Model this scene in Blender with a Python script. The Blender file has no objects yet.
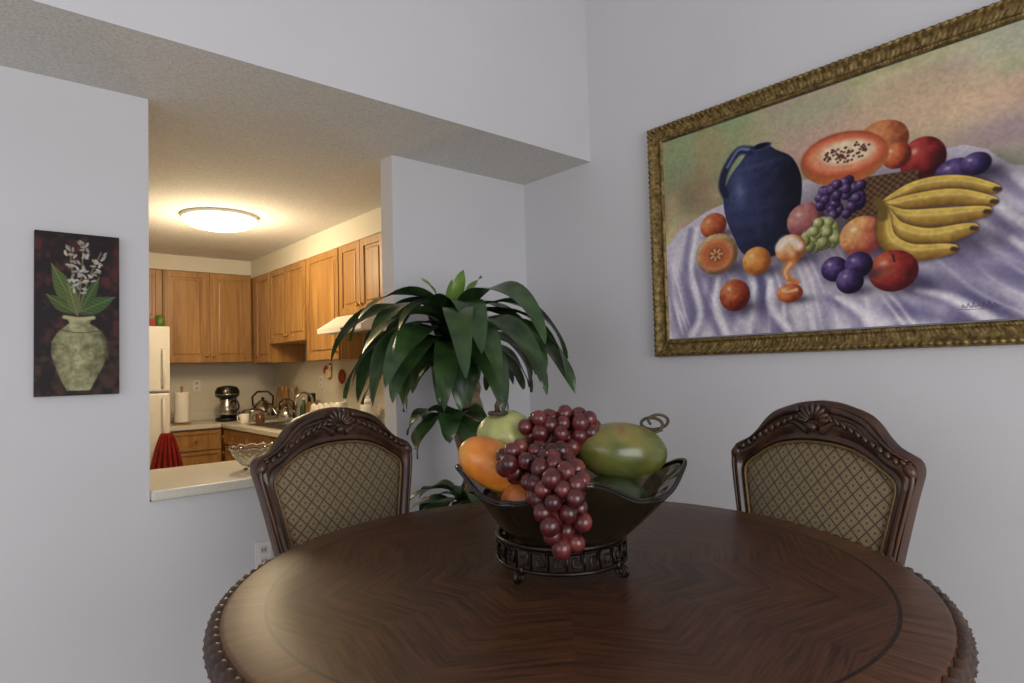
import bpy, bmesh, math, random
import numpy as np
from mathutils import Vector, Matrix, Euler
random.seed(7); rng=np.random.RandomState(5)
C=bpy.context.scene.collection
pi=math.pi
FZ=-.07
# ------------------------------------------------------------------ helpers
def lin(c):
    return tuple((x/255/12.92 if x/255<=.04045 else ((x/255+.055)/1.055)**2.4) for x in c)
class MB:
    def __init__(s): s.v=[]; s.f=[]
    def add(s,vs,fs,M=None):
        o=len(s.v)
        for p in vs:
            p=Vector(p)
            if M is not None: p=M@p
            s.v.append(tuple(p))
        s.f+= [tuple(i+o for i in f) for f in fs]
        return s
    def box(s,a,b,bev=0.0,M=None):
        bm=bmesh.new(); bmesh.ops.create_cube(bm,size=1)
        for v in bm.verts:
            v.co=Vector(((a[0]+b[0])/2+v.co.x*(b[0]-a[0]),(a[1]+b[1])/2+v.co.y*(b[1]-a[1]),(a[2]+b[2])/2+v.co.z*(b[2]-a[2])))
        if bev>0: bmesh.ops.bevel(bm,geom=bm.edges[:],offset=bev,segments=2,affect='EDGES',profile=.6)
        bm.verts.index_update()
        s.add([v.co[:] for v in bm.verts],[[v.index for v in f.verts] for f in bm.faces],M); bm.free(); return s
    def ell(s,c,r,rot=(0,0,0),seg=16,rings=10,M=None):
        R=Matrix.Translation(Vector(c))@Euler(rot).to_matrix().to_4x4()@Matrix.Diagonal((r[0],r[1],r[2],1))
        if M is not None: R=M@R
        vs=[(0,0,1)]; fs=[]
        for i in range(1,rings):
            a=pi*i/rings
            for j in range(seg):
                t=2*pi*j/seg; vs.append((math.sin(a)*math.cos(t),math.sin(a)*math.sin(t),math.cos(a)))
        vs.append((0,0,-1)); n=len(vs)-1
        for j in range(seg): fs.append((0,1+j,1+(j+1)%seg))
        for i in range(rings-2):
            for j in range(seg):
                a=1+i*seg+j;b=1+i*seg+(j+1)%seg; fs.append((a,a+seg,b+seg,b))
        for j in range(seg): fs.append((n,n-seg+(j+1)%seg,n-seg+j))
        return s.add(vs,fs,R)
    def lathe(s,prof,seg=48,M=None,closed=False):
        vs=[];fs=[];n=len(prof)
        for j in range(seg):
            t=2*pi*j/seg
            for (r,z) in prof: vs.append((r*math.cos(t),r*math.sin(t),z))
        for j in range(seg):
            k=(j+1)%seg
            for i in range(n-1+(1 if closed else 0)):
                i2=(i+1)%n
                fs.append((j*n+i,k*n+i,k*n+i2,j*n+i2))
        return s.add(vs,fs,M)
    def tube(s,pts,rad,seg=10,M=None,closed=False,caps=True):
        P=[Vector(p) for p in pts]; n=len(P)
        if not hasattr(rad,'__len__'): rad=[rad]*n
        vs=[];fs=[]; up=None
        for i in range(n):
            if closed: t=(P[(i+1)%n]-P[i-1])
            else: t=P[min(i+1,n-1)]-P[max(i-1,0)]
            t=t.normalized() if t.length>1e-9 else Vector((0,0,1))
            if up is None:
                up=Vector((0,0,1)) if abs(t.z)<.9 else Vector((1,0,0))
            x=t.cross(up)
            if x.length<1e-6: x=t.cross(Vector((0,1,0)))
            x.normalize(); y=x.cross(t).normalized(); up=y
            for j in range(seg):
                a=2*pi*j/seg; vs.append(tuple(P[i]+x*math.cos(a)*rad[i]+y*math.sin(a)*rad[i]))
        m=n if closed else n-1
        for i in range(m):
            k=(i+1)%n
            for j in range(seg):
                l=(j+1)%seg; fs.append((i*seg+j,i*seg+l,k*seg+l,k*seg+j))
        if caps and not closed:
            fs.append(tuple(range(seg))[::-1]); fs.append(tuple((n-1)*seg+j for j in range(seg)))
        return s.add(vs,fs,M)
    def obj(s,name,mat,parent=None,smooth=True,angle=None):
        me=bpy.data.meshes.new(name); me.from_pydata(s.v,[],s.f); me.validate(); me.update()
        bm=bmesh.new(); bm.from_mesh(me); bmesh.ops.recalc_face_normals(bm,faces=bm.faces[:]); bm.to_mesh(me); bm.free()
        if smooth:
            me.shade_smooth()
            if angle is not None:
                try: me.set_sharp_from_angle(angle=math.radians(angle))
                except Exception: pass
        o=bpy.data.objects.new(name,me); C.objects.link(o)
        if mat: me.materials.append(mat)
        if parent: o.parent=parent
        return o
def empty(name,loc=(0,0,0),rz=0):
    e=bpy.data.objects.new(name,None); C.objects.link(e); e.location=loc; e.rotation_euler=(0,0,rz); e.empty_display_size=.1
    return e
def catmull(pts,n):
    P=[np.array(p,float) for p in pts]; P=[2*P[0]-P[1]]+P+[2*P[-1]-P[-2]]
    out=[]; 
    for i in range(1,len(P)-2):
        for k in range(20):
            t=k/20; a,b,c,d=P[i-1],P[i],P[i+1],P[i+2]
            out.append(.5*((2*b)+(-a+c)*t+(2*a-5*b+4*c-d)*t*t+(-a+3*b-3*c+d)*t**3))
    out.append(P[-2]); out=np.array(out)
    L=np.r_[0,np.cumsum(np.linalg.norm(np.diff(out,axis=0),axis=1))]
    q=np.linspace(0,L[-1],n)
    return np.stack([np.interp(q,L,out[:,k]) for k in range(out.shape[1])],1)
# ------------------------------------------------------------------ materials
class NT:
    def __init__(s,name):
        s.m=bpy.data.materials.new(name); s.m.use_nodes=True; s.t=s.m.node_tree; s.n=s.t.nodes; s.b=s.n["Principled BSDF"]
    def L(s,a,b): s.t.links.new(a,b)
    def N(s,ty,**k):
        n=s.n.new(ty)
        for a,b in k.items(): setattr(n,a,b)
        return n
    def M(s,op,a,b=None,c=None):
        n=s.N('ShaderNodeMath',operation=op)
        for i,x in enumerate((a,b,c)):
            if x is None: continue
            if isinstance(x,(int,float)): n.inputs[i].default_value=x
            else: s.L(x,n.inputs[i])
        return n.outputs[0]
    def ramp(s,fac,stops):
        n=s.N('ShaderNodeValToRGB'); e=n.color_ramp.elements
        while len(e)<len(stops): e.new(.5)
        for x,(p,c) in zip(e,stops): x.position=p; x.color=(*c,1)
        s.L(fac,n.inputs[0]); return n.outputs[0]
    def coord(s,scale=(1,1,1)):
        t=s.N('ShaderNodeTexCoord'); m=s.N('ShaderNodeMapping'); m.inputs['Scale'].default_value=scale
        s.L(t.outputs['Object'],m.inputs[0]); return m.outputs[0]
    def noise(s,vec,scale=5,detail=4,rough=.5,dist=0):
        n=s.N('ShaderNodeTexNoise'); n.inputs['Scale'].default_value=scale; n.inputs['Detail'].default_value=detail
        n.inputs['Roughness'].default_value=rough; n.inputs['Distortion'].default_value=dist
        if vec is not None: s.L(vec,n.inputs['Vector'])
        return n.outputs['Fac']
    def bump(s,h,strength=.3,dist=.01):
        b=s.N('ShaderNodeBump'); b.inputs['Strength'].default_value=strength; b.inputs['Distance'].default_value=dist
        s.L(h,b.inputs['Height']); s.L(b.outputs[0],s.b.inputs['Normal'])
    def mix(s,f,a,b,bt='MIX'):
        n=s.N('ShaderNodeMix',data_type='RGBA',blend_type=bt)
        for i,x in ((0,f),(6,a),(7,b)):
            if isinstance(x,(int,float)): n.inputs[i].default_value=x
            elif isinstance(x,tuple): n.inputs[i].default_value=(*x[:3],1)
            else: s.L(x,n.inputs[i])
        return n.outputs[2]
    def setp(s,**k):
        for a,b in k.items(): s.b.inputs[a.replace('_',' ')].default_value=b
def simple(name,c,rough=.5,metal=0,var=.15,scale=8,bump=0,bscale=60,coat=0,spec=None,stretch=(1,1,1)):
    t=NT(name); c=lin(c); v=t.coord(stretch)
    f=t.noise(v,scale,4)
    col=t.ramp(f,[(.3,tuple(x*(1-var) for x in c)),(.7,tuple(min(1,x*(1+var)) for x in c))])
    t.L(col,t.b.inputs['Base Color']); t.setp(Roughness=rough,Metallic=metal)
    if coat: t.b.inputs['Coat Weight'].default_value=coat; t.b.inputs['Coat Roughness'].default_value=.08
    if spec is not None: t.b.inputs['Specular IOR Level'].default_value=spec
    if bump: t.bump(t.noise(v,bscale,3),bump,.004)
    return t.m
def wood(name,c1,c2,axis=2,rough=.4,coat=0,fine=28):
    t=NT(name); sc=[fine,fine,fine]; sc[axis]=1.6
    v=t.coord(tuple(sc)); f=t.noise(v,1.0,6,.6,.4)
    sc2=[6,6,6]; sc2[axis]=.8
    g=t.noise(t.coord(tuple(sc2)),1.0,3,.5,1.2)
    h=t.M('ADD',t.M('MULTIPLY',f,.6),t.M('MULTIPLY',g,.4))
    t.L(t.ramp(h,[(.36,lin(c1)),(.62,lin(c2))]),t.b.inputs['Base Color']); t.setp(Roughness=rough)
    if coat: t.b.inputs['Coat Weight'].default_value=coat; t.b.inputs['Coat Roughness'].default_value=.12
    t.bump(f,.12,.002); return t.m
M_wall=simple("wall_paint",(209,208,210),.85,var=.02,scale=2,bump=.12,bscale=90)
M_wallk=simple("kitchen_wall_paint",(212,205,188),.8,var=.02,scale=2)
def popcorn():
    t=NT("popcorn_ceiling"); v=t.coord(); a=t.noise(v,110,4,.7)
    t.L(t.ramp(a,[(.3,lin((192,189,184))),(.62,lin((226,223,218)))]),t.b.inputs['Base Color']); t.setp(Roughness=.95)
    t.bump(a,.5,.006); return t.m
M_pop=popcorn()
M_floor=simple("carpet",(205,196,182),.95,var=.12,scale=120,bump=.5,bscale=300)
M_tile=simple("kitchen_floor_tile",(165,150,125),.5,var=.15,scale=5)
M_trim=simple("trim_white",(225,223,218),.5,var=.02)
M_oak=wood("oak_cabinet",(142,98,48),(186,140,80),2,.38,.15)
M_counter=simple("laminate_counter",(214,208,194),.35,var=.06,scale=90)
M_mahog=wood("mahogany",(36,20,13),(74,46,29),2,.36,.15,18)
M_white=simple("white_enamel",(232,228,218),.3,var=.02)
M_chrome=simple("brushed_steel",(190,190,188),.22,1,var=.05)
M_brass=simple("brass_knob",(190,150,80),.3,1,var=.05)
M_black=simple("black_plastic",(22,21,21),.3,var=.2)
M_paper=simple("paper_towel",(238,234,226),.9,var=.03,bump=.2)
M_red=simple("red_towel",(138,26,22),.95,var=.3,scale=30,bump=.6,bscale=200)
M_iron=simple("bronze_iron",(46,38,32),.35,.8,var=.4,scale=40,bump=.3,bscale=120)
M_terra=simple("planter_clay",(120,78,55),.7,var=.2)
M_soil=simple("potting_soil",(45,32,24),.95,var=.4,scale=60,bump=.8,bscale=80)
M_bark=simple("plant_cane_bark",(146,126,102),.85,var=.35,scale=14,bump=.8,bscale=30,stretch=(1,1,3))
RR=.655
def table_mat():
    t=NT("table_veneer"); tc=t.N('ShaderNodeTexCoord'); sx=t.N('ShaderNodeSeparateXYZ'); t.L(tc.outputs['Object'],sx.inputs[0])
    x,y=sx.outputs[0],sx.outputs[1]
    r=t.M('SQRT',t.M('ADD',t.M('MULTIPLY',x,x),t.M('MULTIPLY',y,y)))
    a=t.M('ADD',t.M('ARCTAN2',y,x),pi)
    w=2*pi/8; q=t.M('DIVIDE',a,w); k=t.M('FLOOR',q)
    d=t.M('MULTIPLY',t.M('SUBTRACT',t.M('SUBTRACT',q,k),.5),w); d=t.M('ABSOLUTE',d)
    al=t.M('MULTIPLY',r,t.M('COSINE',d)); ac=t.M('MULTIPLY',r,t.M('SINE',d))
    cb=t.N('ShaderNodeCombineXYZ'); 
    t.L(t.M('MULTIPLY',t.M('ADD',al,t.M('MULTIPLY',ac,.7)),48),cb.inputs[0]); t.L(t.M('MULTIPLY',t.M('SUBTRACT',ac,t.M('MULTIPLY',al,.7)),3),cb.inputs[1]); t.L(t.M('MULTIPLY',k,3.7),cb.inputs[2])
    f1=t.noise(cb.outputs[0],1.6,6,.65,.6)
    cb2=t.N('ShaderNodeCombineXYZ'); t.L(t.M('MULTIPLY',a,46),cb2.inputs[0]); t.L(t.M('MULTIPLY',r,6),cb2.inputs[1])
    f2=t.noise(cb2.outputs[0],1,6,.65,.6)
    outer=t.M('GREATER_THAN',r,RR)
    c1=t.ramp(f1,[(.34,lin((44,25,15))),(.64,lin((90,56,34)))])
    c2=t.ramp(f2,[(.34,lin((54,32,19))),(.64,lin((102,65,39)))])
    col=t.mix(outer,c1,c2)
    line=t.M('LESS_THAN',t.M('ABSOLUTE',t.M('SUBTRACT',r,RR)),.0035)
    col=t.mix(line,col,lin((26,15,10)))
    t.L(col,t.b.inputs['Base Color']); t.setp(Roughness=.41); t.b.inputs['Specular IOR Level'].default_value=.42
    t.bump(t.M('ADD',f1,f2),.05,.001)
    return t.m
M_table=table_mat()
def fabric():
    t=NT("diamond_upholstery"); tc=t.N('ShaderNodeTexCoord'); sx=t.N('ShaderNodeSeparateXYZ'); t.L(tc.outputs['Object'],sx.inputs[0])
    x,z=sx.outputs[0],sx.outputs[2]; s=1/.042
    a=t.M('MULTIPLY',t.M('ADD',x,t.M('MULTIPLY',z,.9)),s); b=t.M('MULTIPLY',t.M('SUBTRACT',x,t.M('MULTIPLY',z,.9)),s)
    fa=t.M('ABSOLUTE',t.M('SUBTRACT',t.M('FRACT',a),.5)); fb=t.M('ABSOLUTE',t.M('SUBTRACT',t.M('FRACT',b),.5))
    m=t.M('MAXIMUM',fa,fb)
    line=t.M('GREATER_THAN',m,.42)
    line2=t.M('GREATER_THAN',t.M('SUBTRACT',.05,t.M('ABSOLUTE',t.M('SUBTRACT',m,.30))),.025)
    dot=t.M('LESS_THAN',t.M('ADD',fa,fb),.18)
    w=t.noise(t.coord((300,300,300)),1,2)
    base=t.ramp(w,[(.3,lin((112,97,70))),(.7,lin((146,129,95)))])
    col=t.mix(line,base,lin((74,56,38))); col=t.mix(line2,col,lin((104,86,60))); col=t.mix(dot,col,lin((90,70,46)))
    t.L(col,t.b.inputs['Base Color']); t.setp(Roughness=.75); t.b.inputs['Sheen Weight'].default_value=.2
    t.bump(w,.3,.002); return t.m
M_fab=fabric()
def leafmat():
    t=NT("dracaena_leaf"); f=t.noise(t.coord((6,6,6)),2,3)
    t.L(t.ramp(f,[(.3,lin((28,50,26))),(.7,lin((60,88,42)))]),t.b.inputs['Base Color']); t.setp(Roughness=.3); t.b.inputs['Specular IOR Level'].default_value=.6
    return t.m
M_leaf=leafmat()
M_leaf2=simple("young_leaf",(116,148,66),.35,var=.25)
def gold():
    t=NT("antique_gold"); f=t.noise(t.coord((1,1,1)),45,3,.6)
    t.L(t.ramp(f,[(.3,lin((74,58,30))),(.5,lin((122,100,56))),(.75,lin((166,142,88)))]),t.b.inputs['Base Color'])
    t.setp(Roughness=.45,Metallic=.6); t.bump(f,.4,.004); return t.m
M_gold=gold()
def attrmat(name,rough=.5):
    t=NT(name); a=t.N('ShaderNodeAttribute'); a.attribute_name='paint'; t.L(a.outputs['Color'],t.b.inputs['Base Color']); t.setp(Roughness=rough)
    t.b.inputs['Specular IOR Level'].default_value=.2
    t.bump(t.noise(t.coord(),400,2),.1,.001); return t.m
M_art=attrmat("oil_paint")
def glassm(name,a,b,rough=.04,tr=.92):
    t=NT(name); t.L(t.ramp(t.noise(t.coord(),4,2),[(.3,lin(a)),(.7,lin(b))]),t.b.inputs['Base Color'])
    t.setp(Roughness=rough); t.b.inputs['Transmission Weight'].default_value=tr; t.b.inputs['IOR'].default_value=1.45; return t.m
M_glass=glassm("smoked_glass",(98,84,66),(112,96,74))
M_clear=glassm("clear_cut_glass",(236,242,238),(250,250,246),.03,.97)
def emis(name,c,s):
    t=NT(name); t.setp(Roughness=.4); t.b.inputs['Base Color'].default_value=(*lin((250,240,220)),1); t.b.inputs['Emission Color'].default_value=(*lin(c),1); t.b.inputs['Emission Strength'].default_value=s; return t.m
# ------------------------------------------------------------------ room
HC=2.36; YS=-.56; ZT=4.3
XL=-5.2; YB=-5.6; YK=3.98; XK=-.13
def room(name,a,b,m): return MB().box(a,b).obj(name,m,smooth=False)
XO=-.948
w=MB(); w.box((XL,0,FZ),(-2.085,.12,HC)); w.box((-2.085,0,FZ),(XO,.12,.715)); w.box((XO,0,FZ),(0,.12,HC)); w.obj("wall_passthrough",M_wall,smooth=False)
w=MB(); w.box((XL,YS,HC+.012),(0,.12,ZT)); w.box((XL,YS,HC),(0,YS+.01,HC+.012)); w.obj("wall_upper",M_wall,smooth=False)
room("wall_right",(0,YB,FZ),(.12,.12,ZT),M_wall)
room("wall_left",(XL-.12,YB,FZ),(XL,.12,ZT),M_wall)
w=MB(); w.box((XL,YB-.12,FZ),(-4.4,YB,ZT)); w.box((-1.2,YB-.12,FZ),(0,YB,ZT)); w.box((-4.4,YB-.12,FZ),(-1.2,YB,.3)); w.box((-4.4,YB-.12,2.5),(-1.2,YB,ZT)); w.obj("wall_back",M_wall,smooth=False)
w=MB()
for x in (-4.4,-3.36,-2.27,-1.25): w.box((x,YB-.09,.3),(x+.05,YB-.03,2.5))
for z in (.3,2.45): w.box((-4.4,YB-.09,z),(-1.2,YB-.03,z+.05))
w.obj("window_1",M_trim,smooth=False)
room("ceiling",(XL,YB,ZT),(0,.12,ZT+.1),M_wall)
room("ceiling_kitchen",(XL,YS+.01,HC),(.12,4.1,HC+.012),M_pop)
room("floor",(XL,YB,FZ-.08),(0,.06,FZ),M_floor)
room("floor_kitchen",(XL,.06,FZ-.08),(.12,4.1,FZ),M_tile)
room("wall_kitchen_back",(-3.2,YK,FZ),(0,YK+.12,HC),M_wallk)
room("wall_kitchen_right",(XK,.12,FZ),(0,YK,HC),M_wallk)
room("wall_kitchen_left",(-3.3,.12,FZ),(-3.2,YK+.12,HC),M_wallk)
w=MB(); w.box((-3.2,3.64,2.215),(XK,YK,HC)); w.box((-.47,.12,2.185),(XK,3.64,HC)); w.obj("trim_kitchen_soffit",M_wallk,smooth=False)
# ------------------------------------------------------------------ cabinets
def door(mb,kn,W,x0,x1,z0,z1,knob='r',g=.004,low=False,drawer=False):
    def bx(u0,u1,d0,d1,a,b,bv=.003): 
        mb.box((u0,-d1,a),(u1,-d0,b),bv,W)
    x0+=g;x1-=g;z0+=g;z1-=g; f=.055 if not drawer else .03
    bx(x0,x0+f,0,.02,z0,z1); bx(x1-f,x1,0,.02,z0,z1); bx(x0+f,x1-f,0,.02,z0,z0+f); bx(x0+f,x1-f,0,.02,z1-f,z1)
    bx(x0+f,x1-f,0,.009,z0+f,z1-f,0)
    if not drawer: bx(x0+f+.025,x1-f-.025,.009,.016,z0+f+.025,z1-f-.025,.006)
    ku=(x1-.028) if knob=='r' else (x0+.028)
    kz=(z0+.06) if not low else (z1-.06)
    if drawer: ku=(x0+x1)/2; kz=(z0+z1)/2
    kn.ell((0,0,0),(.014,.012,.014),M=W@Matrix.Translation((ku,-.034,kz))); kn.tube([(ku,-.018,kz),(ku,-.034,kz)],.006,8,M=W)
def cabinet(name,W,x0,x1,z0,z1,depth,doors,low=False):
    e=empty(name); body=MB(); d=MB(); k=MB()
    body.box((x0,0,z0),(x1,depth,z1),0,W)
    for (a,b,c,dd,kn,dr) in doors: door(d,k,W,a,b,c,dd,kn,low=low,drawer=dr)
    body.obj("carcass",M_oak,e,False); d.obj("doors",M_oak,e,False); k.obj("knobs",M_brass,e)
    return e
WB=Matrix.Translation((0,3.65,0))
WR=Matrix.Translation((-.46,0,0))@Matrix.Rotation(-pi/2,4,'Z')
zt=2.212; D=.322
cabinet("upper_cabinet",WB,-1.27,-.465,1.335,zt,D,[(-1.265,-.865,1.335,zt,'r',False),(-.865,-.47,1.335,zt,'l',False)])
cabinet("upper_cabinet",WB,-2.1,-1.275,1.70,zt,D,[(-2.1,-1.68,1.70,zt,'r',False),(-1.68,-1.275,1.70,zt,'l',False)])
zr=2.182
cabinet("upper_cabinet",WR,-3.64,-3.12,1.32,zr,D,[(-3.50,-3.12,1.32,zr,'l',False)])
cabinet("upper_cabinet",WR,-3.115,-2.26,1.49,zr,D,[(-3.11,-2.69,1.49,zr,'r',False),(-2.69,-2.265,1.49,zr,'l',False)])
cabinet("upper_cabinet",WR,-2.255,-1.635,1.31,zr,D,[(-2.25,-1.64,1.31,zr,'r',False)])
cabinet("upper_cabinet",WR,-1.63,-.92,1.64,zr,D,[(-1.625,-1.28,1.64,zr,'r',False),(-1.28,-.925,1.64,zr,'l',False)])
cabinet("upper_cabinet",WR,-.915,-.13,1.31,zr,D,[(-.91,-.52,1.31,zr,'r',False),(-.52,-.135,1.31,zr,'l',False)])
WBb=Matrix.Translation((0,3.42,0))
cabinet("base_cabinet",WBb,-1.275,-.83,FZ,.715,.54,[(-1.27,-.835,.52,.705,'r',True),(-1.27,-.835,.31,.515,'r',True),(-1.27,-.835,.08,.305,'r',True)],low=True)
WRb=Matrix.Translation((-.80,0,0))@Matrix.Rotation(-pi/2,4,'Z')
ds=[]
for i in range(5):
    u0=-3.9+.05+.54*i if i else -3.40
    u1=-3.85+.54*(i+1)
    ds.append((u0,u1,.06,.55,'r',False)); ds.append((u0,u1,.56,.705,'r',True))
cabinet("base_cabinet",WRb,-3.96,-.74,FZ,.715,.65,ds,low=True)
WP=Matrix.Translation((0,.60,0))@Matrix.Rotation(pi,4,'Z')
cabinet("base_cabinet",WP,.955,2.08,FZ,.715,.475,[(.96,1.45,.08,.7,'r',False),(1.45,2.07,.08,.7,'l',False)],low=True)
e=empty("kitchen_countertop"); m=MB()
m.box((-1.28,3.38,.72),(-.845,YK-.005,.76),.006); m.box((-.84,.65,.72),(XK-.005,YK-.005,.76),.006)
m.obj("worktop",M_counter,e,False)
m=MB(); m.box((-1.28,3.955,.762),(XK-.02,YK-.003,.86),.004); m.box((-.155,.13,.762),(XK-.003,3.95,.86),.004); m.obj("trim_backsplash",M_counter,None,False)
e=empty("passthrough_counter"); m=MB(); m.box((-2.083,-.03,.72),(XO-.003,.64,.76),.006); m.obj("worktop",M_counter,e,False)
# fridge
e=empty("refrigerator"); m=MB(); m.box((-2.02,3.26,FZ+.02),(-1.31,3.95,1.65),.015); m.box((-2.0,3.3,FZ),(-1.33,3.9,FZ+.02)); m.obj("cabinet_body",M_white,e,False)
m=MB(); m.box((-2.02,3.19,.02),(-1.31,3.255,1.07),.015); m.box((-2.02,3.19,1.085),(-1.31,3.255,1.65),.015); m.obj("doors",M_white,e,False)
m=MB()
for a,b in ((.6,1.02),(1.12,1.45)): m.tube([(-1.37,3.19,a),(-1.37,3.15,a+.02),(-1.37,3.15,b-.02),(-1.37,3.19,b)],.011,8)
m.obj("handles",M_white,e)
m=MB(); m.box((-1.50,3.3,1.651),(-1.40,3.5,1.72),.004); m.obj("box",simple("box_red",(150,40,30),.6),empty("food_box"),False)
m=MB(); m.lathe([(0,1.651),(.04,1.651),(.045,1.70),(.03,1.76),(.0,1.765)],20,Matrix.Translation((-1.35,3.4,0))); m.obj("jar",simple("jar_green",(90,120,50),.4),empty("storage_jar"))
e=empty("kitchen_towel"); m=MB(); n=40
for side in (0,1):
    vs=[];fs=[]
    for i in range(18):
        for j in range(n):
            u=j/(n-1); v=i/17
            x=-1.36+(u-.5)*(.07+.20*v**.7); y=3.115-.022*math.sin(u*34)*(.3+v)-side*.016-.02*v; z=.73-.36*v+.03*math.sin(u*5)*v
            vs.append((x,y,z))
    for i in range(17):
        for j in range(n-1): fs.append((i*n+j,i*n+j+1,(i+1)*n+j+1,(i+1)*n+j))
    m.add(vs,fs)
o=m.obj("cloth",M_red,e); o.modifiers.new("s",'SOLIDIFY').thickness=.006
e=empty("paper_towel_roll",(-1.13,3.58,.761)); MB().lathe([(.018,.02),(.062,.02),(.064,.03),(.064,.29),(.062,.30),(.018,.30)],32,closed=True).obj("roll",M_paper,e)
m=MB(); m.lathe([(0,0),(.075,0),(.075,.012),(0,.014)],32); m.tube([(0,0,.01),(0,0,.34)],.008,8); m.ell((0,0,.345),(.013,.013,.013)); m.obj("stand",M_oak,e)
def outlet(name,loc,rz):
    e=empty(name,loc,rz); MB().box((-.036,-.006,-.058),(.036,0,.058),.003).obj("plate",M_trim,e,False)
    m=MB(); 
    for z in (-.024,.024): m.box((-.015,-.009,z-.015),(.015,-.005,z+.015),.003)
    m.obj("sockets",simple("socket",(205,200,190),.5),e,False)
    m=MB()
    for z in (-.024,.024):
        for x in (-.006,.006): m.box((x-.0015,-.0105,z-.006),(x+.0015,-.0085,z+.006))
    m.obj("slots",M_black,e,False)
outlet("wall_outlet",(-.90,YK-.001,1.11),0); outlet("wall_outlet",(-1.64,-.001,.41),0); outlet("wall_outlet",(XK-.001,2.75,1.12),-pi/2)
# round coffee maker: black hood over a steel carafe
e=empty("coffee_maker",(-.72,3.60,.761),math.radians(-25)); m=MB()
m.lathe([(0,0),(.105,0),(.112,.012),(.108,.035),(0,.038)],36); m.box((-.075,.03,.03),(.075,.11,.26),.02)
m.lathe([(0,.225),(.085,.225),(.108,.245),(.112,.29),(.09,.33),(.04,.345),(0,.347)],36); m.obj("housing",M_black,e,True,40)
m=MB(); m.lathe([(0,.04),(.055,.04),(.078,.075),(.080,.13),(.062,.185),(.05,.205),(.052,.215),(0,.218)],32,Matrix.Translation((0,-.02,0))); m.obj("carafe",M_chrome,e)
m=MB(); m.tube(catmull([(.05,-.05,.195),(.10,-.08,.19),(.115,-.09,.13),(.07,-.05,.085)],12),.009,8); m.obj("carafe_handle",M_black,e)
m=MB(); m.tube([(.111*math.cos(a),.111*math.sin(a),.262) for a in np.linspace(0,2*pi,40,endpoint=False)],.005,8,closed=True); m.lathe([(0,0),(.022,0),(.022,.006),(0,.008)],20,Matrix.Translation((0,-.108,.29))@Matrix.Rotation(pi/2,4,'X')); m.obj("steel_trim",M_chrome,e)
def kettle(name,loc,s,rz):
    e=empty(name,loc,rz); e.scale=(s,s,s)
    MB().lathe([(0,0),(.09,0),(.105,.02),(.10,.07),(.075,.115),(.04,.135),(.038,.14),(.03,.15),(0,.155)],36).obj("body",M_chrome,e)
    m=MB(); m.tube([(.085,0,.06),(.12,0,.08),(.145,0,.12),(.15,0,.13)],[.02,.016,.012,.011],10); m.obj("spout",M_chrome,e)
    m=MB(); m.tube([(-.075,0,.11),(-.08,0,.18),(-.04,0,.22),(.04,0,.22),(.08,0,.18),(.075,0,.11)],.008,8); m.ell((0,0,.165),(.014,.014,.012)); m.obj("handle",M_black,e)
kettle("tea_kettle",(-.42,3.48,.761),1.25,-.6); kettle("tea_kettle",(-.32,3.12,.761),.9,2.4)
# sink + faucet
e=empty("kitchen_sink",(-.50,2.52,.762)); m=MB()
m.box((-.26,-.40,0),(.24,-.34,.008),.003); m.box((-.26,.34,0),(.24,.40,.008),.003); m.box((-.26,-.34,0),(-.21,.34,.008),.003); m.box((.13,-.34,0),(.24,.34,.008),.003); m.box((-.21,-.015,0),(.13,.015,.008),.003)
m.obj("rim",M_chrome,e,False); MB().box((-.21,-.34,.0005),(.13,.34,.002)).obj("basin_bottom",simple("sink_basin",(105,104,100),.35,.9),e,False)
m=MB(); pts=[(.18,0,.008),(.18,0,.20)]+[(.18-.075+.075*math.cos(a),0,.20+.075*math.sin(a)) for a in np.linspace(.2,pi,10)]+[(.03,0,.16)]
m.tube(pts,.011,10); m.box((.15,-.1,.006),(.21,.1,.022),.006); m.tube([(.18,.07,.02),(.18,.07,.06),(.14,.08,.075)],.009,8); m.tube([(.18,-.07,.02),(.18,-.07,.06),(.14,-.08,.075)],.009,8)
m.obj("faucet",M_chrome,e)
e=empty("dish_rack",(-.47,1.92,.761)); m=MB()
for z in (.02,.10):
    m.tube([(-.16,-.14,z),(.16,-.14,z),(.16,.14,z),(-.16,.14,z)],.004,6,closed=True)
for k in range(9):
    x=-.16+.04*k; m.tube([(x,-.14,.10),(x,-.14,.02),(x,.14,.02),(x,.14,.10)],.0025,6)
for x in (-.14,.14):
    for y in (-.12,.12): m.tube([(x,y,0),(x,y,.02)],.006,6)
m.obj("wire",M_white,e)
m=MB()
for k in range(4):
    m.lathe([(0,0),(.05,.002),(.09,.014),(.092,.018),(.05,.008),(0,.006)],28,Matrix.Translation((-.1+.05*k,0,.115))@Matrix.Rotation(pi/2-.15,4,'Y'))
m.obj("plates",M_white,e)
def bottle(name,loc,prof,mat,capm=None,capp=None):
    e=empty(name,loc); MB().lathe(prof,24).obj("body",mat,e)
    if capm: MB().lathe(capp,20).obj("cap",capm,e)
    return e
pf=[(0,0),(.034,0),(.036,.01),(.036,.12),(.014,.16),(.012,.19),(0,.19)]
bottle("soap_bottle",(-.22,2.08,.761),pf,simple("soap_orange",(210,110,30),.3),M_white,[(0,.19),(.015,.19),(.015,.21),(0,.215)])
bottle("soap_bottle",(-.20,3.00,.761),pf,simple("soap_green",(50,84,44),.3),M_white,[(0,.19),(.015,.19),(.015,.21),(0,.215)])
bottle("utensil_crock",(-.22,3.30,.761),[(0,0),(.055,0),(.06,.02),(.06,.14),(.056,.15),(.052,.14),(.05,.03),(0,.03)],simple("crock_brown",(110,78,50),.4))
m=MB()
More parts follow.
